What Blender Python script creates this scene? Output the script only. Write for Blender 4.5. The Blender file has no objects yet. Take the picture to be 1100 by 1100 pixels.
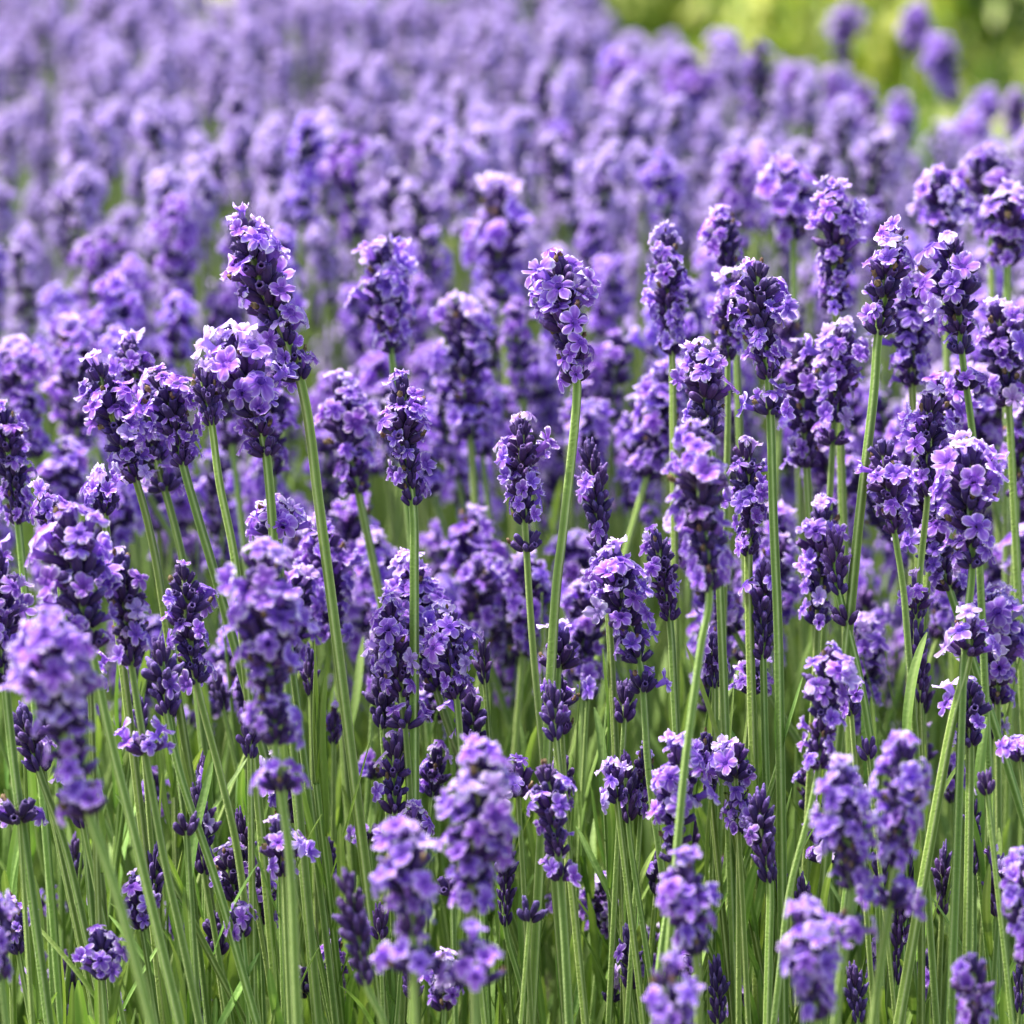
import bpy, math, random
import numpy as np
from mathutils import Vector, Matrix, Euler

scene = bpy.context.scene
col = scene.collection

# ------------------------------------------------------------------ camera
CAM_Z, PITCH, FPX = 0.57, math.radians(11.7), 3500.0
cam_d = bpy.data.cameras.new("camera")
cam = bpy.data.objects.new("camera", cam_d); col.objects.link(cam)
cam.location = (0, 0, CAM_Z)
cam.rotation_euler = (math.pi/2 - PITCH, 0, 0)
cam_d.sensor_width = 36.0
cam_d.lens = 36.0 * FPX / 1100.0
cam_d.clip_start, cam_d.clip_end = 0.02, 400.0
cam_d.dof.use_dof = True
cam_d.dof.focus_distance = 1.0
cam_d.dof.aperture_fstop = 11.5
scene.camera = cam

# ------------------------------------------------------------------ light
SUN_EL, SUN_AZ = math.radians(64), math.radians(-62)   # azimuth from +Y towards +X
w = bpy.data.worlds.new("World"); scene.world = w; w.use_nodes = True
nt = w.node_tree
sky = nt.nodes.new('ShaderNodeTexSky'); sky.sky_type = 'NISHITA'; sky.sun_disc = False
sky.sun_elevation = SUN_EL; sky.sun_rotation = SUN_AZ
sky.air_density = 1.0; sky.dust_density = 4.0; sky.ozone_density = 0.6
bg = nt.nodes['Background']; bg.inputs['Strength'].default_value = 0.15
nt.links.new(sky.outputs[0], bg.inputs[0])
sd = bpy.data.lights.new("sun", 'SUN'); sd.energy = 4.9; sd.angle = math.radians(6); sd.color = (1.0, 0.96, 0.9)
so = bpy.data.objects.new("sun", sd); col.objects.link(so)
sdir = Vector((math.cos(SUN_EL)*math.sin(SUN_AZ), math.cos(SUN_EL)*math.cos(SUN_AZ), math.sin(SUN_EL)))
so.rotation_euler = sdir.to_track_quat('Z', 'Y').to_euler()
so.location = sdir*10
vs = scene.view_settings
vs.view_transform = 'Standard'; vs.look = 'None'; vs.gamma = 1; vs.exposure = 1.27

# ------------------------------------------------------------------ helpers
ca, sa = math.cos(PITCH), math.sin(PITCH)
FWD, RGT, UP = Vector((0, ca, -sa)), Vector((1, 0, 0)), Vector((0, sa, ca))
def at(px, py, k):
    return Vector((0, 0, CAM_Z)) + k*(FWD + (px-550)/FPX*RGT - (py-550)/FPX*UP)
def project(p):
    d = p - Vector((0, 0, CAM_Z)); k = d.dot(FWD)
    return 550 + FPX*d.dot(RGT)/k, 550 - FPX*d.dot(UP)/k, k

class MB:
    """collects vertices, faces, and a per-vertex tint; builds one mesh"""
    def __init__(s): s.v = []; s.f = []; s.t = []; s.n = 0
    def add(s, v, f, t):
        v = np.asarray(v, float).reshape(-1, 3); s.v.append(v); s.t.append(np.asarray(t, float))
        s.f += [tuple(i + s.n for i in q) for q in f]; s.n += len(v)
    def merge(s, o, M):
        v = o.V() @ np.array(M.to_3x3()).T + np.array(M.translation)
        s.add(v, o.f, o.T())
    def V(s): return np.concatenate(s.v)
    def T(s): return np.concatenate(s.t)
    def mesh(s, name, mat):
        me = bpy.data.meshes.new(name); me.from_pydata(s.V().tolist(), [], s.f)
        a = me.attributes.new('tint', 'FLOAT', 'POINT'); a.data.foreach_set('value', s.T().astype(np.float32))
        me.materials.append(mat); me.polygons.foreach_set('use_smooth', [True]*len(me.polygons)); me.update()
        return me
def grid_faces(nu, nv, wrap=False):
    f = []
    for i in range(nu-1):
        for j in range(nv if wrap else nv-1):
            a = i*nv + j; b = i*nv + (j+1) % nv
            f.append((a, b, b+nv, a+nv))
    return f
def link(name, data, parent=None, M=None):
    o = bpy.data.objects.new(name, data); col.objects.link(o)
    if parent: o.parent = parent
    if M is not None: o.matrix_basis = M
    return o
def tag(o, label, cat, group=None, kind=None):
    if label: o['label'] = label
    if cat: o['category'] = cat
    if group: o['group'] = group
    if kind: o['kind'] = kind
def frame(axis, up_hint=Vector((0, 0, 1))):
    z = axis.normalized(); y = up_hint - z*up_hint.dot(z)
    if y.length < 1e-4: y = Vector((0, 1, 0)) - z*z.y
    y.normalize(); x = y.cross(z)
    return Matrix((x, y, z)).transposed()

# ------------------------------------------------------------------ materials
def mat_base(name):
    m = bpy.data.materials.new(name); m.use_nodes = True; n = m.node_tree.nodes; n.clear()
    out = n.new('ShaderNodeOutputMaterial'); return m, m.node_tree, n, out
def ramp(nt, fac, stops):
    r = nt.nodes.new('ShaderNodeValToRGB'); e = r.color_ramp.elements
    while len(e) < len(stops): e.new(0.5)
    for el, (p, c) in zip(e, stops): el.position = p; el.color = (*c, 1)
    nt.links.new(fac, r.inputs[0]); return r.outputs[0]
def plant_mat(name, stops, trans=0.3, rough=0.55, hue_var=0.02, val_var=0.15, bump=0.2, bscale=900, sheen=0.0,
              noise_amt=0.15, nscale=300, tcol=None, spec=0.3):
    m, nt, n, out = mat_base(name); L = nt.links.new
    at_ = n.new('ShaderNodeAttribute'); at_.attribute_name = 'tint'
    geo = n.new('ShaderNodeNewGeometry')
    nz = n.new('ShaderNodeTexNoise'); nz.inputs['Scale'].default_value = nscale; nz.inputs['Detail'].default_value = 4
    L(geo.outputs['Position'], nz.inputs['Vector'])
    ma = n.new('ShaderNodeMath'); ma.operation = 'MULTIPLY_ADD'; L(nz.outputs[0], ma.inputs[0]); ma.inputs[1].default_value = noise_amt*2; ma.inputs[2].default_value = -noise_amt
    ad = n.new('ShaderNodeMath'); ad.operation = 'ADD'; ad.use_clamp = True; L(ma.outputs[0], ad.inputs[0]); L(at_.outputs['Fac'], ad.inputs[1])
    c = ramp(nt, ad.outputs[0], stops)
    oi = n.new('ShaderNodeObjectInfo'); hs = n.new('ShaderNodeHueSaturation')
    mr = n.new('ShaderNodeMapRange'); L(oi.outputs['Random'], mr.inputs[0]); mr.inputs[3].default_value = 0.5-hue_var; mr.inputs[4].default_value = 0.5+hue_var
    wn = n.new('ShaderNodeTexWhiteNoise'); wn.noise_dimensions = '1D'; L(oi.outputs['Random'], wn.inputs['W'])
    mv = n.new('ShaderNodeMapRange'); L(wn.outputs['Value'], mv.inputs[0]); mv.inputs[3].default_value = 1-val_var; mv.inputs[4].default_value = 1+val_var
    L(mr.outputs[0], hs.inputs['Hue']); L(mv.outputs[0], hs.inputs['Value']); L(c, hs.inputs['Color'])
    p = n.new('ShaderNodeBsdfPrincipled'); L(hs.outputs[0], p.inputs['Base Color']); p.inputs['Roughness'].default_value = rough
    p.inputs['Specular IOR Level'].default_value = spec
    if sheen: p.inputs['Sheen Weight'].default_value = sheen; p.inputs['Sheen Roughness'].default_value = 0.4
    nb = n.new('ShaderNodeTexNoise'); nb.inputs['Scale'].default_value = bscale; nb.inputs['Detail'].default_value = 3; L(geo.outputs['Position'], nb.inputs['Vector'])
    bp = n.new('ShaderNodeBump'); bp.inputs['Strength'].default_value = bump; bp.inputs['Distance'].default_value = 0.0006
    L(nb.outputs[0], bp.inputs['Height']); L(bp.outputs[0], p.inputs['Normal'])
    if trans > 0:
        t = n.new('ShaderNodeBsdfTranslucent'); g = n.new('ShaderNodeMix'); g.data_type = 'RGBA'; g.blend_type = 'MULTIPLY'
        g.inputs[0].default_value = 1.0; L(hs.outputs[0], g.inputs[6]); g.inputs[7].default_value = (*(tcol or (1, 1, 1)), 1)
        L(g.outputs[2], t.inputs['Color'])
        mx = n.new('ShaderNodeMixShader'); mx.inputs[0].default_value = trans
        L(p.outputs[0], mx.inputs[1]); L(t.outputs[0], mx.inputs[2]); L(mx.outputs[0], out.inputs['Surface'])
    else: L(p.outputs[0], out.inputs['Surface'])
    return m

PETAL = plant_mat('petal', [(0.0, (0.06, 0.014, 0.22)), (0.28, (0.245, 0.088, 0.58)), (0.60, (0.49, 0.30, 0.83)), (1.0, (0.90, 0.83, 0.98))],
                  trans=0.45, rough=0.6, hue_var=0.012, val_var=0.2, bump=0.35, bscale=700, noise_amt=0.10, nscale=500, spec=0.1)
PALE = plant_mat('petal_pale', [(0.0, (0.18, 0.07, 0.32)), (0.28, (0.46, 0.29, 0.74)), (0.62, (0.69, 0.54, 0.92)), (1.0, (0.92, 0.86, 0.97))],
                 trans=0.45, rough=0.65, hue_var=0.012, val_var=0.2, bump=0.3, bscale=700, noise_amt=0.12, nscale=500, spec=0.2)  # overhead light on top florets put into the colour; also the paler far rows
CALYX = plant_mat('calyx', [(0.0, (0.17, 0.16, 0.09)), (0.15, (0.07, 0.04, 0.08)), (0.4, (0.024, 0.007, 0.060)), (0.75, (0.058, 0.022, 0.140)), (1.0, (0.24, 0.15, 0.45))],
                  trans=0.0, rough=0.6, hue_var=0.015, val_var=0.2, bump=0.5, bscale=1500, sheen=0.08, noise_amt=0.06, nscale=700)
DRY = plant_mat('withered', [(0.0, (0.05, 0.025, 0.02)), (0.5, (0.15, 0.09, 0.05)), (1.0, (0.34, 0.25, 0.14))],
                trans=0.15, rough=0.8, val_var=0.2, noise_amt=0.25, nscale=900)
STEM = plant_mat('stem_green', [(0.0, (0.050, 0.105, 0.012)), (0.5, (0.190, 0.300, 0.055)), (1.0, (0.50, 0.58, 0.25))],
                 trans=0.0, rough=0.6, hue_var=0.012, val_var=0.18, bump=0.5, bscale=1300, sheen=0.04, noise_amt=0.10, nscale=260)
LEAF = plant_mat('leaf_green', [(0.0, (0.020, 0.060, 0.010)), (0.5, (0.140, 0.265, 0.042)), (1.0, (0.33, 0.47, 0.14))],
                 trans=0.3, rough=0.5, hue_var=0.015, val_var=0.25, bump=0.4, bscale=800, sheen=0.03, noise_amt=0.12, nscale=120, tcol=(1.0, 1.0, 0.5))

# ------------------------------------------------------------------ flower pieces (metres)
mm = 0.001
def lobe(mb, rnd, theta, L, W, r0, z0, tilt, curl, nu=6, nv=6):
    tt = np.linspace(0, 1, nu)[:, None]; u = 1-(1-tt)**1.7; v = np.linspace(-1, 1, nv)[None, :]
    wid = W*np.maximum(np.sqrt(np.clip(1-((u-0.56)/0.455)**2, 0.0, 1)), .36*(1-u) + .03)
    # notch-free rounded tip
    rad = r0 + L*u*(1-0.05*v*v*u)
    lat = wid*v
    ph = rnd.uniform(0, 6.28); amp = rnd.uniform(.3, .85)*mm
    z = z0 + np.sin(tilt)*L*u + curl*L*(u**2) - 0.35*mm*(v**2)*(0.4+u)*rnd.uniform(.2, 1.6) + amp*np.sin(4.2*v+ph+3*u)*u + 0*v
    rad = rad*1.0; rr = r0 + (rad-r0)*math.cos(tilt)
    x = rr*math.cos(theta) - lat*math.sin(theta); y = rr*math.sin(theta) + lat*math.cos(theta)
    edge = np.maximum(np.abs(v)**5*(u > .2), (u**9)) + 0*v  # pale petal rim, with light on the edges put into the tint
    t = 0.14 + 0.36*u**0.7 + 0.50*edge + 0.06*np.cos(v*9)*(1-u)
    mb.add(np.stack([x+0*z, y+0*z, z], -1).reshape(-1, 3), grid_faces(nu, nv), (t+0*z).reshape(-1))
def make_floret(seed, lo=False):
    """corolla: a tube out of the calyx and two-lipped limb; origin at the calyx base, axis +Z, upper lip +Y"""
    r = random.Random(seed); mb = MB(); ns = 6 if lo else 9
    zs = [3.5, 5.5, 7.2, 8.0]; rs = [0.8, 0.95, 1.2, 1.5]
    bend = r.uniform(-.3, .5)
    V = [(rs[i]*mm*math.cos(a), rs[i]*mm*math.sin(a) + bend*mm*(i/3)**2, zs[i]*mm) for i in range(4) for a in np.linspace(0, 2*math.pi, ns, endpoint=False)]
    mb.add(V, grid_faces(4, ns, True), [0.30+0.05*i for i in range(4) for _ in range(ns)])
    op = r.choice([1, 1, 1, 1, .8, .5])   # how far it has opened
    n = (5, 4) if lo else (8, 7)
    base = 0.12 + (1-op)*1.0; hood = r.choice([.2, .6, .9, 1.15]); lip = r.choice([-.55, -.3, -.1, .3])
    for th, L, W in ((62, 3.9, 1.95), (118, 3.9, 1.95), (194, 3.3, 1.6), (270, 3.4, 1.7), (-14, 3.3, 1.6)):
        up = th in (66, 114)
        lobe(mb, r, math.radians(th + r.uniform(-9, 9)), L*mm*r.uniform(.8, 1.22), W*mm*r.uniform(.85, 1.18)*.95, 0.9*mm, (7.8+r.uniform(-.15, .15))*mm,
             base + r.uniform(-.25, .35) + (hood if up else lip), r.uniform(-.30, .08) + (.12 if up else -.08), *n)
    return mb
def make_calyx(seed, lo=False, bud=False):
    r = random.Random(seed); mb = MB(); ns = 6 if lo else 12
    L = r.uniform(5.6, 6.8)
    prof = [(0, .45), (.08, .85), (.3, 1.22), (.58, 1.4), (.82, 1.3), (.95, 1.0), (1.02, .55), (1.05, .06)] if bud else \
           [(0, .45), (.08, .85), (.3, 1.2), (.6, 1.38), (.85, 1.28), (1.0, 1.18), (.98, .85), (.8, .7)]
    if lo: prof = [prof[i] for i in (0, 2, 4, 6, 7)]
    bx, by = r.uniform(-.35, .35), r.uniform(-.35, .35)
    V = []; T = []
    for s, q in prof:
        for j in range(ns):
            a = 2*math.pi*j/ns; rib = 1+(.09 if j % 2 else -.07)*(0 if lo else 1)
            z = s*L; tz = z + (.5 if (s == 1.0 and j % 3 == 0) else 0)
            V.append((q*rib*math.cos(a)*mm + bx*mm*s*s, q*rib*math.sin(a)*mm + by*mm*s*s, tz*mm))
            t = 0.08 + 0.42*min(1, s/.35) if s < .5 else .5 + (.28 if s >= .95 else .06*s)
            T.append(t + (.10 if j % 2 else 0))
    mb.add(V, grid_faces(len(prof), ns, True), T)
    if bud and r.random() < .7:   # pale bud tip peeping out
        V = []; T = []
        for s, q in ((.92, .75), (1.1, .72), (1.22, .5), (1.27, .04)):
            for j in range(6):
                a = j*math.pi/3; V.append((q*math.cos(a)*mm+bx*mm, q*math.sin(a)*mm+by*mm, s*L*mm)); T.append(.88)
        mb.add(V, grid_faces(4, 6, True), T)
    return mb
def make_withered(seed):
    r = random.Random(seed); mb = MB(); V = []; T = []
    for i, (z, q) in enumerate(((4, .5), (6, .6), (7.2, .9), (8.0, .8), (8.6, .3))):
        for j in range(7):
            a = j*2*math.pi/7; qq = q*r.uniform(.55, 1.45)
            V.append((qq*math.cos(a)*mm, qq*math.sin(a)*mm + .15*i*mm, (z+r.uniform(-.4, .4))*mm)); T.append(r.uniform(.1, .9))
    mb.add(V, grid_faces(5, 7, True), T); return mb
def make_bract(mb, M, L, W, rnd):
    u = np.linspace(0, 1, 5)[:, None]; v = np.linspace(-1, 1, 5)[None, :]
    wd = W*np.sin(np.pi*np.clip(u*.86+.12, 0, 1))**.8
    x = wd*v; y = -(L*u*.5) * 1.0 + 0*v; z = L*u*.75 + 0*v + .0006*v*v
    b = MB(); b.add(np.stack([x, y+.0008*(v*v), z], -1).reshape(-1, 3), grid_faces(5, 5), (.05+.10*u+.05*abs(v)).reshape(-1))
    mb.merge(b, M)

NF, NC = 26, 8
floret_hi = [make_floret(100+i) for i in range(NF)]; floret_lo = [make_floret(200+i, True) for i in range(6)]
calyx_hi = [make_calyx(300+i) for i in range(NC)]; bud_hi = [make_calyx(400+i, bud=True) for i in range(NC)]
calyx_lo = [make_calyx(500+i, True) for i in range(4)]; bud_lo = [make_calyx(600+i, True, True) for i in range(4)]
floret_me = [m.mesh('floret', PETAL) for m in floret_hi]
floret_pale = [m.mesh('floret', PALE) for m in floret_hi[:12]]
wither_me = [make_withered(700+i).mesh('withered_floret', DRY) for i in range(4)]

def slots(rnd, n, top=False):
    """directions of the calyces in one whorl, local +Z up the stalk"""
    out = []
    off = rnd.uniform(0, 6.28)
    for i in range(n):
        az = off + 2*math.pi*i/n + rnd.uniform(-.18, .18)
        tier = i % 2
        el = math.radians((30 if tier == 0 else 55) + rnd.uniform(-9, 9) + (22 if top else 0))
        d = Vector((math.cos(az)*math.cos(el), math.sin(az)*math.cos(el), math.sin(el)))
        o = Vector((math.cos(az), math.sin(az), 0))*1.5*mm + Vector((0, 0, (-.4 if tier == 0 else 1.0)*mm + rnd.uniform(-.4, .4)*mm))
        M = Matrix.Translation(o) @ frame(d).to_4x4() @ Matrix.Rotation(rnd.uniform(-.35, .35), 4, 'Z') @ Matrix.Scale(rnd.uniform(.9, 1.1), 4)
        out.append((M, tier))
    if top:
        for i in range(3):
            az = rnd.uniform(0, 6.28); el = math.radians(rnd.uniform(72, 86))
            d = Vector((math.cos(az)*math.cos(el), math.sin(az)*math.cos(el), math.sin(el)))
            out.append((Matrix.Translation((0, 0, 2.4*mm)) @ frame(d).to_4x4() @ Matrix.Scale(.85, 4), 1))
    return out
def whorl_mb(rnd, sl, budfrac, lo=False):
    mb = MB()
    B, Cx = (bud_lo, calyx_lo) if lo else (bud_hi, calyx_hi)
    for M, tier in sl: mb.merge(rnd.choice(B if rnd.random() < budfrac else Cx), M)
    if not lo:
        for s in (0, 1):
            mb_M = Matrix.Translation((0, 0, -.8*mm)) @ Matrix.Rotation(s*math.pi+.3, 4, 'Z')
            make_bract(mb, mb_M, 5.0*mm, 2.0*mm, rnd)
    return mb
WHORLS = {}
for kind, top, budf in (('open', False, .25), ('open_top', True, .3), ('bud', False, 1.0), ('bud_top', True, 1.0)):
    WHORLS[kind] = []
    for i in range(7):
        r = random.Random(len(kind)*131 + i*17)
        sl = slots(r, r.choice([9, 10, 11] if kind != 'bud' else [7, 8]) if not top else 6, top)
        if kind.startswith('bud'): sl = [(m4 @ Matrix.Scale(1.22, 4), t_) for m4, t_ in sl]
        WHORLS[kind].append((sl, whorl_mb(r, sl, budf).mesh('whorl', CALYX)))

def stem_mesh(pts, r0, r1, hi=True, name='stem'):
    """square, ridged stem swept along world points (relative to root)"""
    pts = [Vector(p) for p in pts]
    # Catmull-Rom resample
    P = [pts[0]*2-pts[1]] + pts + [pts[-1]*2-pts[-2]]; path = []
    sub = 6 if hi else 3
    for i in range(1, len(P)-2):
        for s in range(sub):
            t = s/sub; a, b, c, d = P[i-1], P[i], P[i+1], P[i+2]
            path.append(.5*((2*b)+(-a+c)*t+(2*a-5*b+4*c-d)*t*t+(-a+3*b-3*c+d)*t**3))
    path.append(P[-2]); n = len(path); ns = 16 if hi else 8
    V = []; T = []; rot = (pts[0].x*9173) % 1.57
    for i, p in enumerate(path):
        tg = (path[min(i+1, n-1)] - path[max(i-1, 0)]).normalized()
        F = frame(tg, Vector((0, 1, 0))); rr = r0 + (r1-r0)*i/(n-1)
        for j in range(ns):
            a = 2*math.pi*j/ns
            g = abs(math.cos(2*a))           # 1 at the four ridges
            q = rr*(.80 + .26*g**2) if hi else rr*(.85+.2*g)
            V.append(p + F @ Vector((q*math.cos(a+rot), q*math.sin(a+rot), 0)))
            T.append((.22 + .62*g**3) if hi else (.3+.5*g))
    mb = MB(); mb.add([tuple(v) for v in V], grid_faces(n, ns, True), T)
    return mb.mesh(name, STEM)

def leaf_mb(L, W, rnd, curve=None, hi=True):
    nu, nv = (14, 5) if hi else (6, 3)
    u = np.linspace(0, 1, nu)[:, None]; v = np.linspace(-1, 1, nv)[None, :]
    wd = W*.5*np.minimum(.42+1.5*u, 1)*np.sqrt(np.clip(1-(np.clip(u-.62, 0, 1)/.385)**2, .01, 1))
    c = rnd.uniform(-.45, .35) if curve is None else curve
    ang = c*u; z = L*u*np.cos(ang*.8) + 0*v; y = -L*u*np.sin(ang*.8)*.8 + .35*wd*np.abs(v)
    x = wd*v + .02*L*np.sin(u*5+rnd.uniform(0, 6))
    t = .35 + .3*u + .22*(1-np.abs(v))**2*0 + .35*(np.abs(v) < .2) + .12*np.abs(v) + rnd.uniform(-.12, .12)
    mb = MB(); mb.add(np.stack([x, y, z], -1).reshape(-1, 3), grid_faces(nu, nv), (t+0*z).reshape(-1)); return mb
rl = random.Random(5)
LEAVES = [leaf_mb(rl.uniform(.03, .046), rl.uniform(.0026, .004), rl) for i in range(10)]
LEAVES_ME = [m.mesh('leaf', LEAF) for m in LEAVES]
LEAVES_LO = [leaf_mb(rl.uniform(.03, .05), rl.uniform(.0020, .0034), rl, hi=False) for i in range(8)]

# ------------------------------------------------------------------ one detailed stalk
STALKS = []
def along(pts, s):
    d = [0]
    for a, b in zip(pts, pts[1:]): d.append(d[-1] + (b-a).length)
    s = max(0, min(d[-1], s))
    for i in range(len(pts)-1):
        if s <= d[i+1] or i == len(pts)-2:
            t = (s-d[i])/max(1e-9, d[i+1]-d[i]); return pts[i].lerp(pts[i+1], t), (pts[i+1]-pts[i]).normalized()
def ground_path(p0, dirn, rnd, n=4):
    """continue a stem from p0 down to the soil, straightening towards its bush"""
    d = dirn.normalized(); z0 = p0.z; out = []
    slope = Vector((d.x, d.y, 0))/max(.35, -d.z)
    slope = Vector((max(-.35, min(.35, slope.x)), max(-.2, min(.2, slope.y)), 0))
    for i in range(1, n+1):
        t = i/n; out.append(Vector((p0.x, p0.y, 0)) + slope*z0*(t-.25*t*t) + Vector((0, 0, z0*(1-t)-.004*t)))
    return out
def build_stalk(k, axis_px, wpx, openf, det, stem_px, label, seed, group=None, leaves=0, swpx=9.5, wither=.09, spacing=5.4, name='lavender_stalk', lean=0.0, cat='lavender stalk'):
    rnd = random.Random(seed)
    scale_px = 3500.0/k                                  # px per metre
    ax = [at(x, y, k + lean*(i/(len(axis_px)-1) - 1)) for i, (x, y) in enumerate(axis_px)]   # top -> bottom
    ws = (wpx/scale_px)/0.0238                           # 1 = a 23 mm wide head
    stem_pts = [at(x, y, k) for x, y in stem_px]
    low = ax + stem_pts
    dirn = (low[-1]-low[-2]) if len(low) > 1 else Vector((0, 0, -1))
    g = ground_path(low[-1], dirn, rnd)
    full = low + g
    base = Vector((g[-1].x, g[-1].y, 0.0))
    root = link(name, None, None, Matrix.Translation(base)); root.empty_display_size = .01
    tag(root, label, cat, group)
    rad = swpx/scale_px/2
    start = along(ax, 3.0*mm)[0]
    me = stem_mesh([p-base for p in ([start] + ax[1:] + stem_pts + g)], rad*.8, rad*1.15)
    link('stem', me, root)
    tot = sum((b-a).length for a, b in zip(ax, ax[1:]))
    if openf < .12: spacing = 6.3
    sp = spacing*mm*max(.62, min(1.15, ws))
    top_off = 6.5*mm*ws*.8; bot_off = 2.0*mm*ws
    usable = max(0, tot-top_off-bot_off)
    n = max(1, int(round(usable/sp))+1)
    items = []
    for i in range(n):
        s = top_off + (usable*i/(n-1) if n > 1 else usable*.6)
        p, d = along(ax, s); f = i/(n-1) if n > 1 else .5
        prof = (.68 + .37*math.sin(math.pi*min(1, f*1.15+.12))) if n > 2 else 1.0
        items.append((p, -d, ws*prof*rnd.uniform(.88, 1.08), openf*rnd.uniform(.55, 1.3), i == 0 and n > 1))
    for (x, y, wp, of) in det:
        p = at(x, y, k)
        # snap on the stem: find the closest stem point
        best = min(((along(full, s)[0]-p).length, s) for s in np.linspace(0, .2, 120))
        q, d = along(full, best[1]); items.append((q, -d, (wp/scale_px)/0.0238, of, False))
    for (p, d, sc, of, top) in items:
        bud = of < .1
        key = ('bud' if bud else 'open') + ('_top' if top else '')
        sl, me = rnd.choice(WHORLS[key])
        M = Matrix.Translation(p-base) @ frame(d, Vector((0, 1, 0))).to_4x4() @ Matrix.Rotation(rnd.uniform(0, 6.28), 4, 'Z') @ Matrix.Diagonal((sc, sc, max(sc, .78), 1))
        wo = link('whorl', me, root, M)
        for (m4, tier) in sl:
            x = rnd.random()
            if x < of: link('floret', rnd.choice(floret_pale if rnd.random() < ((.65 if k > .95 else .2) if top else .07) else floret_me), wo, m4 @ Matrix.Translation((0, 0, rnd.uniform(-.6, 1.6)*mm)) @ Matrix.Rotation(rnd.uniform(-.2, .4), 4, 'X') @ Matrix.Rotation(rnd.uniform(-.3, .3), 4, 'Y') @ Matrix.Rotation(rnd.uniform(-.5, .5), 4, 'Z') @ Matrix.Scale(rnd.uniform(.86, 1.2), 4))  # top whorls get paler petals more often: light from above as colour
            elif x < of + wither and not bud: link('withered_floret', rnd.choice(wither_me), wo, m4)
    for i in range(leaves):
        s = rnd.uniform(.10, .22); q, d = along(full, s + tot)
        az = rnd.uniform(0, 3.14)
        for sgn in (0, math.pi):
            M = Matrix.Translation(q-base) @ Matrix.Rotation(az+sgn, 4, 'Z') @ Matrix.Rotation(rnd.uniform(.25, .6), 4, 'X') @ Matrix.Scale(rnd.uniform(.6, 1), 4)
            link('leaf', rnd.choice(LEAVES_ME), root, M)
    STALKS.append(root)
    return root
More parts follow.
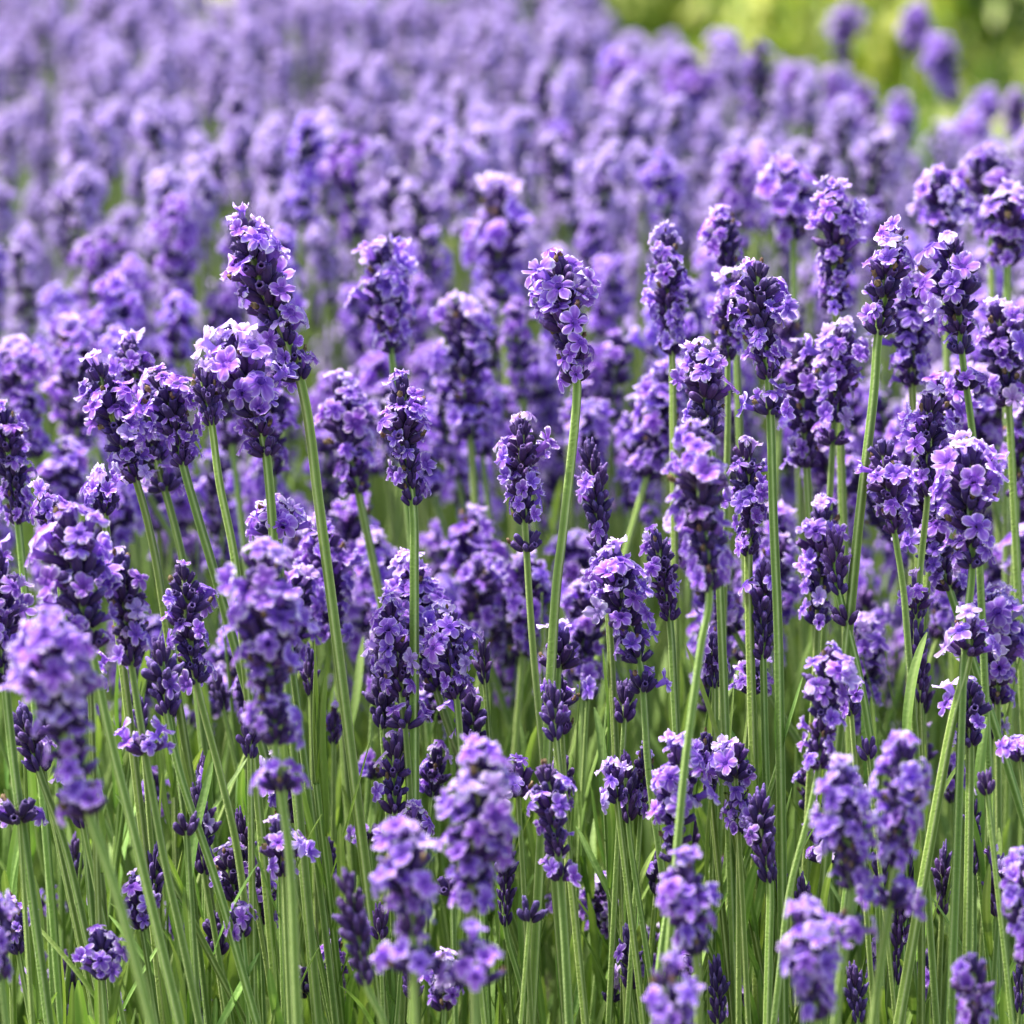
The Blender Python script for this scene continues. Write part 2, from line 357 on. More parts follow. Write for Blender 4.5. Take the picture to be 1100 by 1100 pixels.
# ------------------------------------------------------------------ the stalks one can tell apart
# k (metres from the lens), head axis top->bottom, head width px, open share, separate whorls, stem below, stem px, label
H = [
 (1.00, [(256,240),(285,315),(324,414)], 88, .62, [], [(345,560),(376,800)], 12, "tall long violet head leaning left, highest on the left side, on a thick green stem"),
 (.99, [(248,366),(272,430),(287,496)], 96, .60, [], [(298,640),(306,720)], 11, "broad round violet head tucked under the tall left leaning head"),
 (.985, [(217,398),(228,460)], 50, .18, [], [(236,520),(252,600),(262,700)], 9, "small sparse half bare head with one white floret left of the broad round head"),
 (1.02, [(102,392),(122,450),(148,522)], 80, .62, [], [(165,590),(180,680)], 9, "left one of three crowded violet heads left of the tall leaning head"),
 (1.01, [(172,403),(186,450),(198,504)], 72, .52, [], [(214,560),(240,650)], 10, "right one of three crowded violet heads beside the small sparse head"),
 (1.06, [(138,370),(152,430),(170,500)], 70, .60, [(183,525,60,.4)], [(196,600),(205,680)], 9, "rear one of three crowded heads, its pale top rising between the other two"),
 (1.00, [(432,412),(434,480),(444,546)], 68, .42, [], [(445,620),(445,700)], 10.5, "upright dark violet head alone on a straight green stem left of the middle"),
 (1.00, [(600,282),(608,350),(620,416)], 86, .62, [], [(606,560),(597,640),(588,790)], 12, "tall violet head with white tips, centre of the photo, on a long bare stem"),
 (1.14, [(412,265),(416,325),(421,384)], 76, .60, [], [(428,440),(436,520)], 9, "slightly soft violet head right of the tall left leaning head"),
 (1.00, [(560,455),(560,510),(564,566)], 68, .36, [(567,590,62,.25)], [(572,690),(584,820)], 9.5, "slim violet head with one separate whorl below, left of the long bare stem"),
 (1.02, [(634,487),(640,540),(648,604)], 50, .04, [], [(655,680),(660,780)], 8, "slim dark head of closed buds above the bright full head, middle right"),
 (.99, [(658,597),(668,650),(688,716)], 84, .68, [(688,742,58,.25)], [(697,830),(712,940)], 9.5, "bright full head of wide open florets under the slim budded head"),
 (1.01, [(706,580),(712,620),(720,670)], 58, .15, [], [(724,740),(728,820)], 8.5, "dark half budded head behind the right shoulder of the bright full head"),
 (.885, [(745,462),(755,560),(762,640)], 96, .72, [], [(752,700),(735,830),(722,980)], 12, "large pale violet head on a thick pale stem, right of the middle"),
 (1.00, [(750,376),(757,420),(763,472)], 78, .55, [], [(770,560),(776,700)], 9, "violet head peeping out above the large pale head right of the middle"),
 (1.02, [(800,480),(806,540),(804,600)], 62, .60, [], [(806,700),(810,840),(812,960)], 10, "violet head pressed against the right side of the large pale head"),
 (1.00, [(813,285),(816,345),(826,412)], 74, .40, [(827,443,64,.4)], [(831,560),(836,680),(838,800)], 10, "dark violet head with a separate whorl below, right of centre at the upper third"),
 (1.10, [(895,200),(897,270),(898,338)], 70, .62, [], [(900,400),(903,480)], 9, "soft violet head just left of the tallest gap topped head on the right"),
 (1.00, [(958,262),(950,315),(943,364)], 80, .50, [(965,222,52,.45)], [(938,430),(925,540),(915,640)], 10.5, "tallest head on the right with a white tipped whorl set apart on top"),
 (1.03, [(1020,258),(1028,320),(1034,385)], 84, .45, [(1040,418,60,.5)], [(1046,480),(1052,600)], 9.5, "dark violet head with spiky top right of the tallest right hand head"),
 (1.07, [(905,356),(900,410),(896,458)], 72, .60, [(893,476,60,.2)], [(890,560),(886,650)], 9, "violet head below the soft head, left of the long leaning stem on the right"),
 (1.00, [(998,430),(998,480),(996,538)], 62, .55, [], [(988,620),(984,720)], 9, "narrow violet head with pale top, right of the long leaning stem"),
 (.99, [(948,477),(955,525),(962,578)], 72, .34, [], [(970,630),(976,700)], 9, "dark plump head across the long leaning stem on the right"),
 (.97, [(1038,482),(1042,550),(1044,616)], 94, .72, [], [(1036,690),(1032,800)], 10, "wide bright violet head near the right edge at mid height"),
 (1.00, [(896,582),(897,610),(902,640)], 50, .02, [(916,665,52,.02)], [(926,740),(940,840),(944,960)], 9, "short dark cone of closed buds with a bud whorl below, right half"),
 (1.09, [(716,256),(718,320),(722,384)], 58, .58, [], [(723,440),(724,520)], 8, "narrow upright soft violet head left of the dark head at the upper third"),
 (1.12, [(776,232),(778,265),(784,302)], 62, .45, [], [(790,360),(794,450)], 8, "short soft head with a spiky crown above the dark head at the upper third"),
 (1.12, [(366,412),(372,470),(386,534)], 78, .62, [], [(398,590),(410,650)], 10, "soft violet head with a frilly top left of the lone dark head"),
 (1.22, [(494,328),(498,400),(506,478)], 86, .62, [], [(512,560),(518,640)], 9, "blurred full head behind, right of the lone dark upright head"),
 (1.36, [(535,205),(537,265),(540,330)], 82, .62, [], [(545,400),(549,480)], 9, "blurred dark violet head up and left of the tall white tipped centre head"),
 (1.00, [(110,516),(113,558)], 62, .55, [], [(120,620),(130,700)], 9, "small pale crown of florets on a short visible stem, left"),
 (1.00, [(297,548),(300,580)], 76, .75, [], [(304,640),(312,700)], 9, "single ring of pale florets on the stem under the broad round head"),
 (.99, [(48,532),(60,580)], 52, .6, [], [(66,640),(74,720)], 8.5, "small loose head with one pale round floret near the left edge"),
 (.98, [(197,612),(202,670),(212,738)], 70, .42, [], [(236,830),(256,920),(270,1040)], 10, "violet head with star shaped florets over a slanting stem, lower left"),
 (.97, [(172,700),(180,770)], 60, .03, [], [(196,840),(230,940),(262,1050)], 9, "loose dark bud cluster left of the star floreted head"),
 (.92, [(72,556),(84,630),(100,705)], 112, .66, [], [(120,800),(150,920)], 13, "big soft pale violet head above the most blurred head, far left"),
 (.95, [(128,600),(136,660),(142,720)], 76, .5, [(150,812,66,.6)], [(172,900),(200,1030)], 10, "violet head squeezed between the big pale head and the star floreted head"),
 (.81, [(52,668),(64,750),(84,842)], 116, .55, [(100,872,88,.6)], [(125,960),(160,1090)], 15, "most blurred large violet head near the lower left with greyish tip"),
 (.975, [(25,770),(42,830)], 56, .03, [], [(70,910),(96,1020)], 9, "dark bud cluster peeking out behind the most blurred lower left head"),
 (.85, [(283,592),(288,700),(296,806)], 100, .68, [(318,842,72,.7)], [(312,930),(318,1060)], 14, "long large blurred violet head in front, below the single floret ring"),
 (1.09, [(346,562),(352,620),(360,688)], 76, .5, [], [(366,760),(372,840)], 9, "dim violet head behind the slanting stem of the tall left leaning head"),
 (1.00, [(418,652),(424,700),(432,752)], 72, .55, [(443,782,66,.4)], [(440,860),(436,960)], 9, "left one of a violet pair of heads below the lone dark upright head"),
 (1.00, [(478,660),(484,705),(491,755)], 66, .45, [], [(496,820),(500,900)], 9, "right one of a violet pair of heads below the lone dark upright head"),
 (1.01, [(410,732),(411,784)], 48, .02, [], [(416,850),(420,930)], 7.5, "slim budded head directly under the left head of the violet pair"),
 (1.00, [(424,800),(424,876)], 62, .12, [], [(430,930),(436,1000)], 8, "loose budded head behind an upright pale leaf, lower left of centre"),
 (1.03, [(505,755),(510,812)], 58, .06, [], [(514,880),(518,960)], 8, "dark budded head rising behind the blurred front head, centre left"),
 (.825, [(512,806),(512,890),(506,982)], 112, .66, [], [(510,1040),(512,1120)], 14, "large blurred violet head standing in front at the lower centre"),
 (.80, [(434,892),(438,950),(444,1010)], 98, .42, [(442,1040,90,.35)], [(446,1100),(450,1180)], 13, "blurred dark violet head left of the large lower centre head"),
 (.80, [(508,1015),(511,1062)], 84, .7, [], [(512,1110),(514,1180)], 14, "single blurred ring of open florets beneath the large lower centre head"),
 (.86, [(374,950),(384,1005),(394,1060)], 58, .02, [], [(412,1100),(430,1180)], 11, "soft dark bud spike at the lower edge left of the blurred dark head"),
 (.95, [(586,828),(592,870),(600,924)], 66, .34, [(605,944,52,.5)], [(606,1000),(612,1110)], 11, "half budded head with one open floret at its foot, lower centre"),
 (.95, [(730,806),(727,865),(724,932)], 82, .55, [], [(712,1010),(700,1110)], 10, "violet head with budded sides under the thick pale stem, lower right of centre"),
 (1.00, [(672,825),(675,884)], 44, .02, [], [(682,940),(696,1030)], 7.5, "little dark bud spike left of the budded sided violet head"),
 (.83, [(735,930),(738,980),(748,1030)], 80, .6, [], [(750,1080),(752,1150)], 13, "blurred pale violet head near the bottom edge right of centre"),
 (.78, [(718,1042),(724,1120)], 90, .68, [], [(728,1180),(730,1240)], 14, "blurred violet head cut by the bottom edge right of centre"),
 (.93, [(888,702),(886,760),(878,830)], 78, .6, [], [(868,880),(848,960),(836,1060)], 10, "bright violet head with wide florets above the front pair, lower right"),
 (.83, [(903,832),(908,890),(915,958)], 84, .6, [(905,1000,74,.3)], [(902,1060),(894,1140)], 13, "left one of a blurred violet pair of heads, lower right"),
 (.835, [(972,802),(968,860),(962,934)], 78, .52, [(957,975,70,.45)], [(944,1050),(934,1140)], 13, "right one of a blurred violet pair of heads, lower right"),
 (.80, [(866,984),(872,1040),(878,1100)], 84, .66, [], [(880,1150),(882,1220)], 13, "blurred violet head under the blurred pair, at the bottom edge"),
 (.85, [(1043,1032),(1050,1110)], 80, .62, [], [(1052,1160),(1054,1220)], 12, "soft violet head cut by the bottom edge near the right corner"),
 (.97, [(815,862),(819,905),(827,950)], 52, .02, [], [(826,1020),(824,1110)], 9, "dark cone of closed buds left of the blurred violet pair, lower right"),
 (1.00, [(984,676),(988,756)], 44, .02, [], [(990,830),(990,940)], 8.5, "narrow dark bud spike between two right hand stems at two thirds height"),
 (.97, [(1040,668),(1040,708)], 76, .7, [], [(1022,780),(1000,900),(972,1060)], 11, "ring of large open florets on a long leaning stem near the right edge"),
 (.98, [(1040,735),(1042,806)], 76, .32, [], [(1041,900),(1038,1060)], 10, "half open head directly below the ring of large florets, right edge"),
 (1.01, [(767,690),(768,740)], 44, .3, [], [(768,820),(766,940)], 8, "tiny head with one bright floret left of the tall straight stems"),
 (1.02, [(822,616),(820,664),(820,710)], 50, .03, [], [(822,800),(826,920)], 8, "dark bud spike half hidden behind a stem, right of the large pale head"),
 (1.01, [(604,684),(600,722)], 74, .25, [], [(598,800),(602,920)], 8.5, "sparse whorl with two pale florets crossed by the long bare stem"),
 (1.02, [(600,732),(604,792)], 58, .25, [], [(608,880),(610,960)], 8, "small dark head under the sparse crossed whorl at the centre"),
 (1.00, [(214,858),(220,940)], 46, .02, [], [(232,1010),(246,1100)], 8, "dark bud spike crossed by a green stem, lower left"),
 (1.01, [(258,888),(270,946)], 36, .02, [], [(284,1020),(296,1100)], 7, "thin dark bud spike right of the stem crossed bud spike"),
 (1.00, [(168,925),(165,978)], 38, .02, [], [(176,1050),(186,1130)], 7.5, "small bud spike low in the leaves, lower left"),
 (1.00, [(100,945),(106,985)], 34, .4, [], [(118,1050),(132,1130)], 7.5, "tiny cluster with one pale floret low between leaves, far lower left"),
 (1.01, [(1072,936),(1072,986)], 44, .1, [], [(1068,1050),(1066,1130)], 7.5, "small bud spike near the right edge above the corner head"),
 (1.01, [(1046,868),(1046,940)], 30, .1, [], [(1046,1010),(1044,1100)], 7, "very thin bud spike behind two stems near the right edge"),
 (.87, [(1098,930),(1104,1040)], 70, .6, [], [(1106,1110),(1108,1180)], 11, "soft violet head cut by the right edge low down"),
 (.86, [(-4,980),(2,1054)], 50, .3, [], [(8,1110),(14,1180)], 10, "dark head cut by the left edge low down"),
 (.96, [(-6,596),(0,670),(6,738)], 76, .6, [], [(16,830),(34,960)], 10, "violet head cut by the left edge beside the big soft pale head"),
 (1.05, [(4,446),(12,500),(20,566)], 60, .58, [], [(28,650),(36,740)], 9, "violet head cut by the left edge higher up"),
 (1.00, [(984,628),(984,668)], 56, .35, [], [(980,740),(972,840)], 8.5, "small open whorl above the narrow bud spike, right half"),
 (1.01, [(543,905),(543,995)], 34, .02, [], [(560,1060),(572,1130)], 7.5, "thin dark bud spike just right of the large lower centre head"),
 (1.01, [(675,1012),(678,1064)], 38, .02, [], [(684,1110),(690,1180)], 7, "small bud spike above the bottom edge left of the cut blurred head"),
 (1.00, [(770,1045),(772,1100)], 38, .02, [], [(776,1160),(778,1220)], 7.5, "dark bud spike at the bottom edge right of the cut blurred head"),
 (1.00, [(862,958),(864,990)], 34, .02, [], [(864,1050),(862,1130)], 7, "bud tip showing above the bottom edge blurred head"),
 (.98, [(918,1050),(922,1100)], 40, .02, [], [(924,1160),(926,1220)], 8, "dark bud spike at the bottom edge between two thick stems"),
 (1.00, [(968,955),(964,1060)], 36, .02, [], [(964,1110),(962,1180)], 7.5, "slender bud spike under the right head of the blurred pair"),
 (1.20, [(504,556),(508,620),(514,682)], 78, .5, [], [(520,760),(524,840)], 8, "dim violet head in shade behind, right of the lone dark upright head's stem"),
 (1.18, [(928,640),(934,700),(938,742)], 58, .12, [], [(940,800),(940,880)], 8, "dim dark head in shade behind the short bud cone"),
 (1.16, [(1082,210),(1084,250),(1082,290)], 84, .7, [], [(1082,360),(1082,440)], 9, "bright pale violet head at the right edge, upper quarter"),
 (1.07, [(1070,330),(1078,380),(1084,440)], 76, .62, [], [(1088,520),(1092,600)], 9, "violet head at the right edge below the bright pale one"),
 (1.24, [(846,184),(850,225),(852,262)], 84, .8, [], [(854,330),(856,400)], 8, "pale frilly head left of the soft head near the tallest right hand one"),
 (1.09, [(975,300),(978,360),(980,420)], 80, .68, [], [(984,480),(986,560)], 9, "pale violet head filling the gap right of the tallest right hand head"),
 (1.08, [(790,300),(786,340),(782,390)], 66, .62, [], [(782,450),(780,540)], 8, "violet head hidden behind the left side of the dark upper third head"),
 (1.12, [(1100,440),(1096,490),(1092,540)], 66, .6, [], [(1090,600),(1088,680)], 8.5, "violet head cut by the right edge above the wide bright head"),
 (1.8, [(592,126),(600,180),(610,238)], 62, .30, [], [(616,300),(618,380)], 8, "dark blurred head standing out above the white tipped centre head"),
 (1.95, [(764,140),(774,180),(784,222)], 46, .10, [], [(788,280),(790,350)], 8, "dark blurred budded head up right, above the short spiky crowned head"),
 (2.0, [(815,48),(815,100),(813,148)], 44, .14, [], [(812,200),(812,280)], 7, "tall thin dark blurred head against the green bank, upper right"),
 (1.9, [(928,92),(930,140),(932,188)], 42, .25, [], [(932,240),(932,320)], 7, "dark blurred head above the tallest right hand head"),
 (2.2, [(1004,42),(1014,75),(1024,112)], 50, .7, [], [(1030,180),(1032,260)], 6, "blurred head leaning left against the green bank near the top right"),
 (2.4, [(912,4),(908,35),(903,68)], 44, .7, [], [(900,130),(898,200)], 6, "blurred violet head alone against the green bank at the top edge"),
 (2.0, [(664,58),(668,100),(674,150)], 62, .72, [], [(678,220),(680,300)], 7, "pale blurred rounded head left of the green bank at the top"),
 (2.0, [(737,62),(738,100),(740,140)], 62, .75, [], [(742,200),(744,280)], 7, "pale blurred rounded head in front of the green bank at the top"),
 (1.65, [(648,250),(652,290),(655,330)], 46, .35, [], [(658,390),(660,470)], 7, "blurred dark head right of the white tipped centre head"),
 (1.25, [(1056,172),(1062,215),(1064,260)], 80, .75, [], [(1066,330),(1068,400)], 8, "pale head left of the bright pale head at the right edge"),
 (1.18, [(1010,190),(1012,235),(1014,280)], 66, .75, [], [(1016,340),(1018,420)], 8, "pale soft head between the tallest right hand head and the edge heads"),
 (2.3, [(984,6),(982,34),(978,62)], 42, .8, [], [(976,120),(974,190)], 6, "small pale blurred head at the top edge, above the left leaning blurred head"),
 (2.05, [(1042,128),(1043,156),(1044,186)], 52, .85, [], [(1044,240),(1044,300)], 6, "blurred violet head near the right edge under the green bank"),
 (2.1, [(852,72),(853,100),(855,130)], 46, .85, [], [(856,190),(858,250)], 6, "pale blurred head just right of the tall thin dark blurred head"),
 (2.15, [(896,78),(897,104),(899,136)], 44, .85, [], [(900,200),(902,260)], 6, "pale blurred head touching the dark blurred head on its left"),
 (2.1, [(968,108),(968,134),(969,164)], 48, .8, [], [(970,220),(970,280)], 6, "blurred round head right of the dark blurred head above the tallest right one"),
 (2.2, [(1092,104),(1092,128),(1093,152)], 44, .8, [], [(1094,210),(1094,270)], 6, "blurred head at the right edge level with the left leaning blurred one's foot"),
 (2.3, [(780,36),(781,64),(783,96)], 44, .85, [], [(784,160),(786,220)], 6, "pale blurred head left of the tall thin dark blurred head"),
 (2.25, [(1060,100),(1058,124),(1056,150)], 40, .75, [], [(1056,210),(1056,270)], 6, "small blurred head between two others near the right edge at the bank"),
]
for i, (k, axp, wp, of, det, sp_, sw, lab) in enumerate(H):
    if k < .95: k = 1-(1-k)*.85; sw *= .84; wp *= .93
    if .1 < of and k > .9: of *= .8
    build_stalk(k, axp, wp, of, det, sp_, lab, 1000+i*7, leaves=(1 if k < 1.05 and i % 3 == 0 else 0), swpx=sw, group='lavender stalks in bloom')

# ------------------------------------------------------------------ the rest of the bed
frnd = random.Random(77)
head_pos = [(project(s.children[0].matrix_basis.translation + s.location)) for s in STALKS[:0]]
def tops():   # candidate stalks over the bed: world x, y, top height, lean
    out = []; tries = 0; cells = {}
    while tries < 260000:
        tries += 1
        y = frnd.uniform(1.02, 3.5); x = frnd.uniform(-.62, .62)
        if abs(x) > .165*y + .03: continue
        # right-hand edge of the bed
        ymax = 3.5 if x < .03*y else max(2.3, 3.3 - 9*(x/y - .03))
        if y > ymax: continue
        h = .120 + (.17 if y < 2.3 else .12)*frnd.random()**1.25 + max(0, .03*math.sin(x*9+y*5))*.6
        if y < 1.4: h += (1.4-y)*.36*frnd.random() + .03*(1 if x < .06 else .3) + .012
        pxx = 550 + 3500*x/y
        if y > 1.45 and pxx > 640: h = max(h, (10 + (pxx-640)*.22 + 175)*y/3500 + .075*frnd.random())
        r = .022 if y < 1.45 else .024 if y < 2 else .028
        cx, cy = int(x/.04)+99, int(y/.04)
        if any((x-a)**2+(y-b)**2 < r*r for i in (-1, 0, 1) for j in (-1, 0, 1) for a, b in cells.get((cx+i, cy+j), ())): continue
        cells.setdefault((cx, cy), []).append((x, y))
        out.append((x, y, h))
    return out
cand = []
for (x, y, h) in tops():
    top = Vector((x, y, CAM_Z - h)); px, py, k = project(top)
    cand.append((k, x, y, h, px, py))
cand.sort()
def tone(of):
    return 'pale' if of > .72 else 'violet' if of > .5 else 'dark violet' if of > .15 else 'dark budded'
# head variants for stalks too soft for single florets to show
def head_parts(seed, of, lo=False):
    r = random.Random(seed); C = MB(); Fm = MB(); n = r.choice([4, 5, 6, 6, 7])
    for i in range(n):
        f = i/(n-1); sc = (.62+.30*math.sin(math.pi*min(1, f*1.15+.12)))*r.uniform(.93, 1.07)
        M = Matrix.Translation((r.uniform(-.6, .6)*mm, r.uniform(-.6, .6)*mm, -6*mm - 6.6*mm*i - (3*mm if i == n-1 and r.random() < .3 else 0))) @ Matrix.Rotation(r.uniform(0, 6.28), 4, 'Z') @ Matrix.Scale(sc, 4)
        sl = slots(r, 10 if i else 7, i == 0)
        w_ = whorl_mb(r, sl, .4 if of > .15 else 1.0, True); C.merge(w_, M)
        for m4, t in sl:
            if r.random() < of: Fm.merge(r.choice(floret_lo), M @ m4 @ Matrix.Translation((0, 0, r.uniform(-.5, 2.2)*mm)) @ Matrix.Rotation(r.uniform(-.4, .4), 4, 'X') @ Matrix.Scale(r.uniform(1.0, 1.4), 4))
    if not Fm.v: Fm.merge(floret_lo[0], Matrix.Translation((0, 0, -8*mm)))
    return C, Fm, (6+6.6*(n-1)+1)*mm
HV = []
for i in range(24):
    of = [.72, .6, .5, .66, .45, .75, .32, .10][i % 8]
    C_, F_, L_ = head_parts(4000+i, of)
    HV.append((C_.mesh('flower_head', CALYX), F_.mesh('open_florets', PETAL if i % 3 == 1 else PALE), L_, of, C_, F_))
count = len(STALKS); LIM = 300
far = MB(); farF = MB(); farS = []
for (k, x, y, h, px, py) in cand:
    if px < -25 or px > 1125 or py > 700: continue
    if py < -30*2.2/k*2 or (px < 60 and k < 1.7 and py < 215): continue
    bend = Vector((frnd.gauss(0, .022), frnd.gauss(0, .018), 0))
    top = Vector((x, y, CAM_Z-h))
    across, down = max(1, min(99, round(px/11))), max(1, min(99, round((py+60/k)/11)))
    where = 'in far rows' if k > 2 else 'in middle rows' if k > 1.35 else 'behind front stalks'
    side = 'leaning left' if bend.x < -.012 else 'leaning right' if bend.x > .012 else 'upright'
    if k < 1.24:
        of = frnd.choice([.7, .62, .55, .66, .3]); wpx = frnd.uniform(72, 88)/k*1.02; L = frnd.uniform(118, 150)/k
        ax = [(px, py), (px-bend.x*500*1.0, py+L*.5), (px-bend.x*1300, py+L)]
        st = [(px-bend.x*2400, py+L+80), (px-bend.x*3600, py+L+170)]
        lab = f"{'soft' if k<1.2 else 'blurred'} {side} {tone(of)} head {where}, {across} percent across, {down} percent down"
        build_stalk(k, ax, wpx, of, [], st, lab, int(k*1e5), swpx=9.5/k, group='lavender stalks in bloom'); count += 1
        continue
    vi = frnd.randrange(24)
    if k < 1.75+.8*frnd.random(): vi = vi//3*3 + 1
    C_me, F_me, L_, of, Cm, Fm = HV[vi]
    sc = frnd.uniform(.88, 1.28); slim = frnd.uniform(.74, .98)
    axis = (Vector((0, 0, 1)) + bend*5 + Vector((frnd.gauss(0, .06), 0, 0))).normalized()
    base = Vector((x, y, 0)) - Vector((bend.x*4, bend.y*4, 0))
    bot = top - axis*L_*sc
    mid = bot.lerp(base, .5) + Vector((bend.x*.9, bend.y*.9, 0))
    M = Matrix.Translation(top) @ frame(axis, Vector((0, 1, 0))).to_4x4() @ Matrix.Rotation(frnd.uniform(0, 6.28), 4, 'Z') @ Matrix.Diagonal((sc*slim, sc*slim, sc, 1))
    pts = [top - axis*.006, bot, mid, base]
    if count < LIM:
        root = link('lavender_stalk', None, None, Matrix.Translation(base)); root.empty_display_size = .01
        lab = f"{'very blurred' if k>2 else 'blurred'} {side} {tone(of)} head {where}, {across} percent across, {down} percent down"
        tag(root, lab, 'lavender stalk', 'lavender stalks in bloom')
        Mi = Matrix.Translation(-base)
        link('stem', stem_mesh([p-base for p in pts], .0012, .0015, False), root)
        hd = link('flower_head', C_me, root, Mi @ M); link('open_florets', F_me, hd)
        STALKS.append(root); count += 1
    else:
        far.merge(Cm, M); farF.merge(Fm, M); farS.append(pts)
print("stalks", count, "far stuff", len(farS), flush=True)
if farS:
    # one mesh, three materials
    S = MB()
    for pts in farS:
        V = []
        for p in pts:
            for j in range(5): V.append(tuple(p + Vector((math.cos(j*1.257), math.sin(j*1.257), 0))*.0013))
        S.add(V, grid_faces(len(pts), 5, True), [.6]*len(V))
    nC, nF = len(far.f), len(farF.f)
    far.add(farF.V(), farF.f, farF.T()); far.add(S.V(), S.f, S.T())
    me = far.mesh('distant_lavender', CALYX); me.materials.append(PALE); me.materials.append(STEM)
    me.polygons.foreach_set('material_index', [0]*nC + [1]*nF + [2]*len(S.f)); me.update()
    o = link('distant_lavender', me); tag(o, 'mass of pale blurred lavender in bloom along the back of the bed', 'lavender', kind='stuff')

# ------------------------------------------------------------------ leafy shoots
def shoot_pts(x, y, hgt, tilt, az):
    t = Vector((math.cos(az)*tilt, math.sin(az)*tilt, 0))
    return [Vector((x, y, 0)) + t*hgt*s*s + Vector((0, 0, hgt*s)) for s in (0, .33, .66, 1)]
def leaf_mats(pts, rnd, step=.016, z0=.35):
    out = []; n = int((1-z0)*(pts[-1]-pts[0]).length/step)
    for i in range(n+1):
        s = z0 + (1-z0)*i/max(1, n); j = min(2, int(s*3)); p = pts[j].lerp(pts[j+1], s*3-j)
        az = (i % 2)*1.57 + rnd.uniform(-.5, .5)
        for sg in (0, math.pi):
            if rnd.random() < .12: continue
            tilt = rnd.uniform(.08, .5)*(1 if s < .95 else .4)
            out.append(Matrix.Translation(p) @ Matrix.Rotation(az+sg, 4, 'Z') @ Matrix.Rotation(tilt, 4, 'X') @ Matrix.Rotation(rnd.uniform(-.5, .5), 4, 'Z') @ Matrix.Scale(rnd.uniform(.65, 1.1), 4))
    return out
srnd = random.Random(31)
shoot_n = 0; spots = []
t_ = 0
while shoot_n < 48 and t_ < 4000:
    t_ += 1
    k = srnd.uniform(.97, 1.12); px = srnd.uniform(-20, 1120); py = srnd.uniform(820, 1120)
    if any(abs(px-a) < 34 and abs(py-b) < 60 for a, b in spots): continue
    spots.append((px, py)); tip = at(px, py, k); az = srnd.uniform(0, 6.28); tilt = srnd.uniform(.02, .3)
    x0, y0 = tip.x - math.cos(az)*tilt*tip.z, tip.y - math.sin(az)*tilt*tip.z
    pts = shoot_pts(x0, y0, tip.z, tilt, az); base = Vector((x0, y0, 0))
    root = link('leafy_shoot', None, None, Matrix.Translation(base)); root.empty_display_size = .01
    ac, dn = max(1, min(99, round(px/11))), max(1, min(99, round(py/11)))
    tag(root, f"{'blurred' if k<.93 else 'sharp'} green leafy shoot among the stems, tip {ac} percent across, {dn} percent down", 'leafy shoot', 'leafy shoots between the stems')
    link('stem', stem_mesh([p-base for p in pts], .0014, .001, True), root)
    for M in leaf_mats(pts, srnd): link('leaf', srnd.choice(LEAVES_ME), root, Matrix.Translation(-base) @ M @ Matrix.Diagonal((1.15, 1.1, 1.1, 1)))
    shoot_n += 1
# young stalks whose heads are still tight little buds
spots = []; ynum = 0; t_ = 0
while ynum < 96 and t_ < 5000:
    t_ += 1
    k = srnd.uniform(.95, 1.12); px = srnd.uniform(0, 1100); py = srnd.uniform(700, 1080)
    if any(abs(px-a) < 26 and abs(py-b) < 50 for a, b in spots): continue
    spots.append((px, py)); L_ = srnd.uniform(12, 66)/k; yo = srnd.choice([.02, .02, .15, .35, .5]); dx = srnd.uniform(-.12, .12) - (.12 if px < 350 else 0)
    ac, dn = max(1, min(99, round(px/11))), max(1, min(99, round(py/11)))
    build_stalk(k, [(px, py), (px-dx*L_, py+L_)], srnd.uniform(30, 46 + 26*(yo > .1))/k, yo, [], [(px-dx*110, py+110), (px-dx*240, py+240)],
                f"thin young stalk with {'tight buds' if yo < .1 else 'few open florets'} among leaves, {ac} percent across, {dn} percent down", 9000+ynum,
                group='young budding stalks', swpx=srnd.uniform(5.5, 8)/k, name='young_stalk', cat='young stalk')
    ynum += 1
fol = MB(); t_ = 0
for i in range(1500):
    y = .95 + 2.5*srnd.random()**1.25; x = srnd.uniform(-.19*y-.05, .19*y+.05)
    hg = srnd.uniform(.16, .265) if y > 1.05 else srnd.uniform(.12, .2)
    pts = shoot_pts(x, y, hg, srnd.uniform(0, .3), srnd.uniform(0, 6.28))
    for M in leaf_mats(pts, srnd, .022, .3): fol.merge(srnd.choice(LEAVES_LO), M)
    V = [tuple(p + Vector((math.cos(j*2.1), math.sin(j*2.1), 0))*.0012) for p in pts for j in range(3)]
    fol.add(V, grid_faces(4, 3, True), [.5]*12)
for i in range(900):
    y = 1.0 + 1.3*srnd.random(); x = srnd.uniform(-.18*y-.03, .18*y+.03); hg = srnd.uniform(.2, .33)
    pts = shoot_pts(x, y, hg, srnd.uniform(0, .22), srnd.uniform(0, 6.28)); q_ = srnd.uniform(.0008, .0013); tv = srnd.uniform(.5, .95)
    V = [tuple(p + Vector((math.cos(j*1.57), math.sin(j*1.57), 0))*q_*(.25 if p is pts[-1] else 1)) for p in pts for j in range(4)]
    fol.add(V, grid_faces(4, 4, True), [tv]*16)
o = link('lavender_foliage', fol.mesh('lavender_foliage', LEAF)); tag(o, 'dense narrow green leaves filling the foot of the lavender bed', 'foliage', kind='stuff')

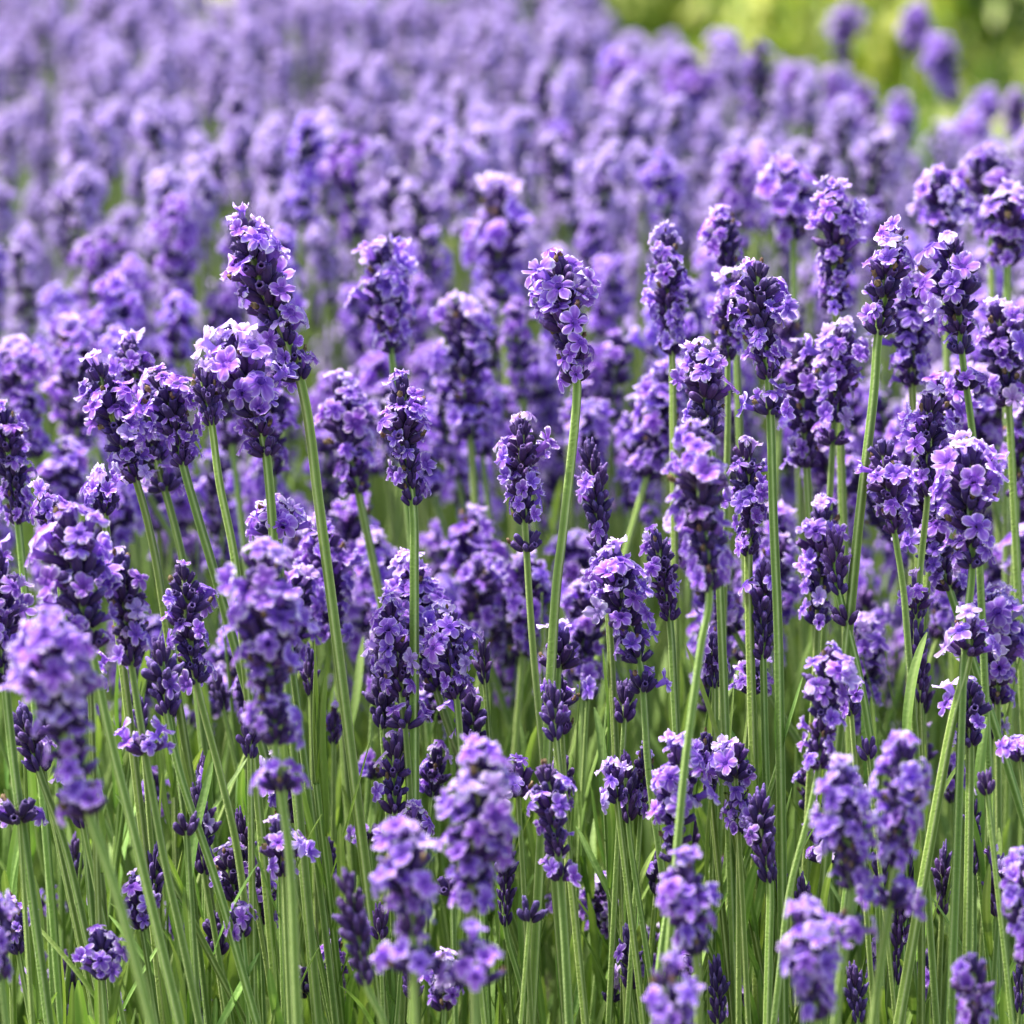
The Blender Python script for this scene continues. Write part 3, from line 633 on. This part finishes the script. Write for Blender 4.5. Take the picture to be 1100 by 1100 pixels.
# ------------------------------------------------------------------ ground and the green bank beyond
def ground_mat(name, cols, scales):
    m, nt_, n, out = mat_base(name); L = nt_.links.new
    geo = n.new('ShaderNodeNewGeometry'); nz = n.new('ShaderNodeTexNoise'); nz.inputs['Scale'].default_value = scales; nz.inputs['Detail'].default_value = 6
    L(geo.outputs['Position'], nz.inputs['Vector']); c = ramp(nt_, nz.outputs[0], cols)
    p = n.new('ShaderNodeBsdfPrincipled'); p.inputs['Roughness'].default_value = .9; L(c, p.inputs['Base Color'])
    b = n.new('ShaderNodeBump'); b.inputs['Strength'].default_value = .8; b.inputs['Distance'].default_value = .02; L(nz.outputs[0], b.inputs['Height']); L(b.outputs[0], p.inputs['Normal'])
    L(p.outputs[0], out.inputs['Surface']); return m
SOIL = ground_mat('soil', [(.3, (.02, .016, .01)), (.7, (.06, .045, .03))], 30)
LAWN = ground_mat('lawn', [(.35, (.03, .08, .012)), (.45, (.15, .25, .035)), (.53, (.40, .34, .17)), (.66, (.12, .2, .03))], 4.5)
def plane(name, x0, x1, y0, y1, z, m, n=2):
    mb = MB(); xs = np.linspace(x0, x1, n); ys = np.linspace(y0, y1, n)
    mb.add([(a, b, z) for b in ys for a in xs], [tuple(q) for q in grid_faces(n, n)], [0.5]*(n*n)); return link(name, mb.mesh(name, m))
o = plane('ground', -150, 150, -60, 250, 0, LAWN); tag(o, 'lawn and dry grass beyond the lavender bed', 'ground', kind='structure')
o = plane('soil_bed', -1.6, 1.6, .2, 3.9, .004, SOIL); tag(o, 'dark soil under the lavender', 'soil', kind='structure')
GR = plant_mat('bank_green', [(0, (.012, .04, .006)), (.5, (.15, .27, .03)), (1, (.46, .47, .12))], trans=.35, rough=.6, val_var=.1, noise_amt=.1, nscale=20, tcol=(1, 1, .4))
grass = MB(); gr = random.Random(8)
for i in range(9000):
    y = gr.uniform(4.0, 15); x = gr.uniform(-.17*y-.1, .19*y+.1)
    c = math.sin(x*3.1+1)*math.sin(y*1.3+.5*x)
    if c < -.2: continue
    hgt = gr.uniform(.05, .16); wd = gr.uniform(.006, .014); a = gr.uniform(0, 3.14); lx, ly = gr.gauss(0, .05), gr.gauss(0, .05)
    dx, dy = math.cos(a)*wd, math.sin(a)*wd; t = .5+.35*c+gr.uniform(-.2, .2)
    grass.add([(x-dx, y-dy, 0), (x+dx, y+dy, 0), (x+dx*.6+lx*.4, y+dy*.6+ly*.4, hgt*.6), (x-dx*.6+lx*.4, y-dy*.6+ly*.4, hgt*.6), (x+lx, y+ly, hgt)], [(0, 1, 2, 3), (3, 2, 4)], [t]*5)
o = link('grass', grass.mesh('grass', GR)); tag(o, 'sunlit tufted grass behind the lavender bed', 'grass', kind='stuff')
def shrub(x, y, r, h, seed, label, n=900, tb=.5):
    g = random.Random(seed); root = link('shrub', None, None, Matrix.Translation((x, y, 0))); tag(root, label, 'shrub', 'low shrubs beyond the lavender bed')
    mb = MB(); blobs = [(gr.uniform(-.6, .6)*r, gr.uniform(-.6, .6)*r, gr.uniform(.35, .85)*h, gr.uniform(.25, .5)*r) for _ in range(9)]
    for i in range(n):
        bx, by, bz, br = g.choice(blobs); d = Vector((g.gauss(0, 1), g.gauss(0, 1), g.gauss(0, 1))).normalized()*br*g.uniform(.6, 1)
        c = Vector((bx, by, bz))+d; s = g.uniform(.02, .04); F = frame((d+Vector((0, 0, .5*br))+Vector((g.gauss(0, .3), g.gauss(0, .3), g.gauss(0, .3)))*br))
        q = [c+F@Vector(v) for v in ((-s*.5, 0, 0), (0, -s, 0), (s*.5, 0, 0), (0, s, s*.2))]
        t = tb+g.uniform(-.3, .3); mb.add([tuple(v) for v in q], [(0, 1, 2, 3)], [t]*4)
    link('foliage', mb.mesh('foliage', GR), root)
    st = MB()
    for i in range(6):
        bx, by, bz, br = blobs[i]; V = []
        for s in (0, .5, 1):
            for j in range(5): V.append((bx*s+math.cos(j*1.257)*.012*(1.2-s), by*s+math.sin(j*1.257)*.012*(1.2-s), bz*s))
        st.add(V, grid_faces(3, 5, True), [.3]*15)
    link('branches', st.mesh('branches', STEM), root)
shrub(1.05, 7.2, .42, .5, 1, "dark green shrub beyond the bed at the top right corner", tb=.05)
shrub(.62, 6.4, .30, .30, 2, "bright yellow green shrub right of the lone head at the top edge", tb=.75)
shrub(.36, 7.6, .32, .34, 3, "lime green shrub at the top, left of the lone head at the top edge", tb=.6)
shrub(.30, 5.6, .16, .2, 6, "small fresh green tuft shrub just behind the pale rounded heads", tb=.65)
shrub(-1.0, 6.8, .4, .40, 4, "green shrub glimpsed through the far heads at the top left", tb=.4)
shrub(-.15, 6.6, .3, .32, 5, "green shrub glimpsed at the middle of the top edge", tb=.3)
bpy.context.view_layer.update()
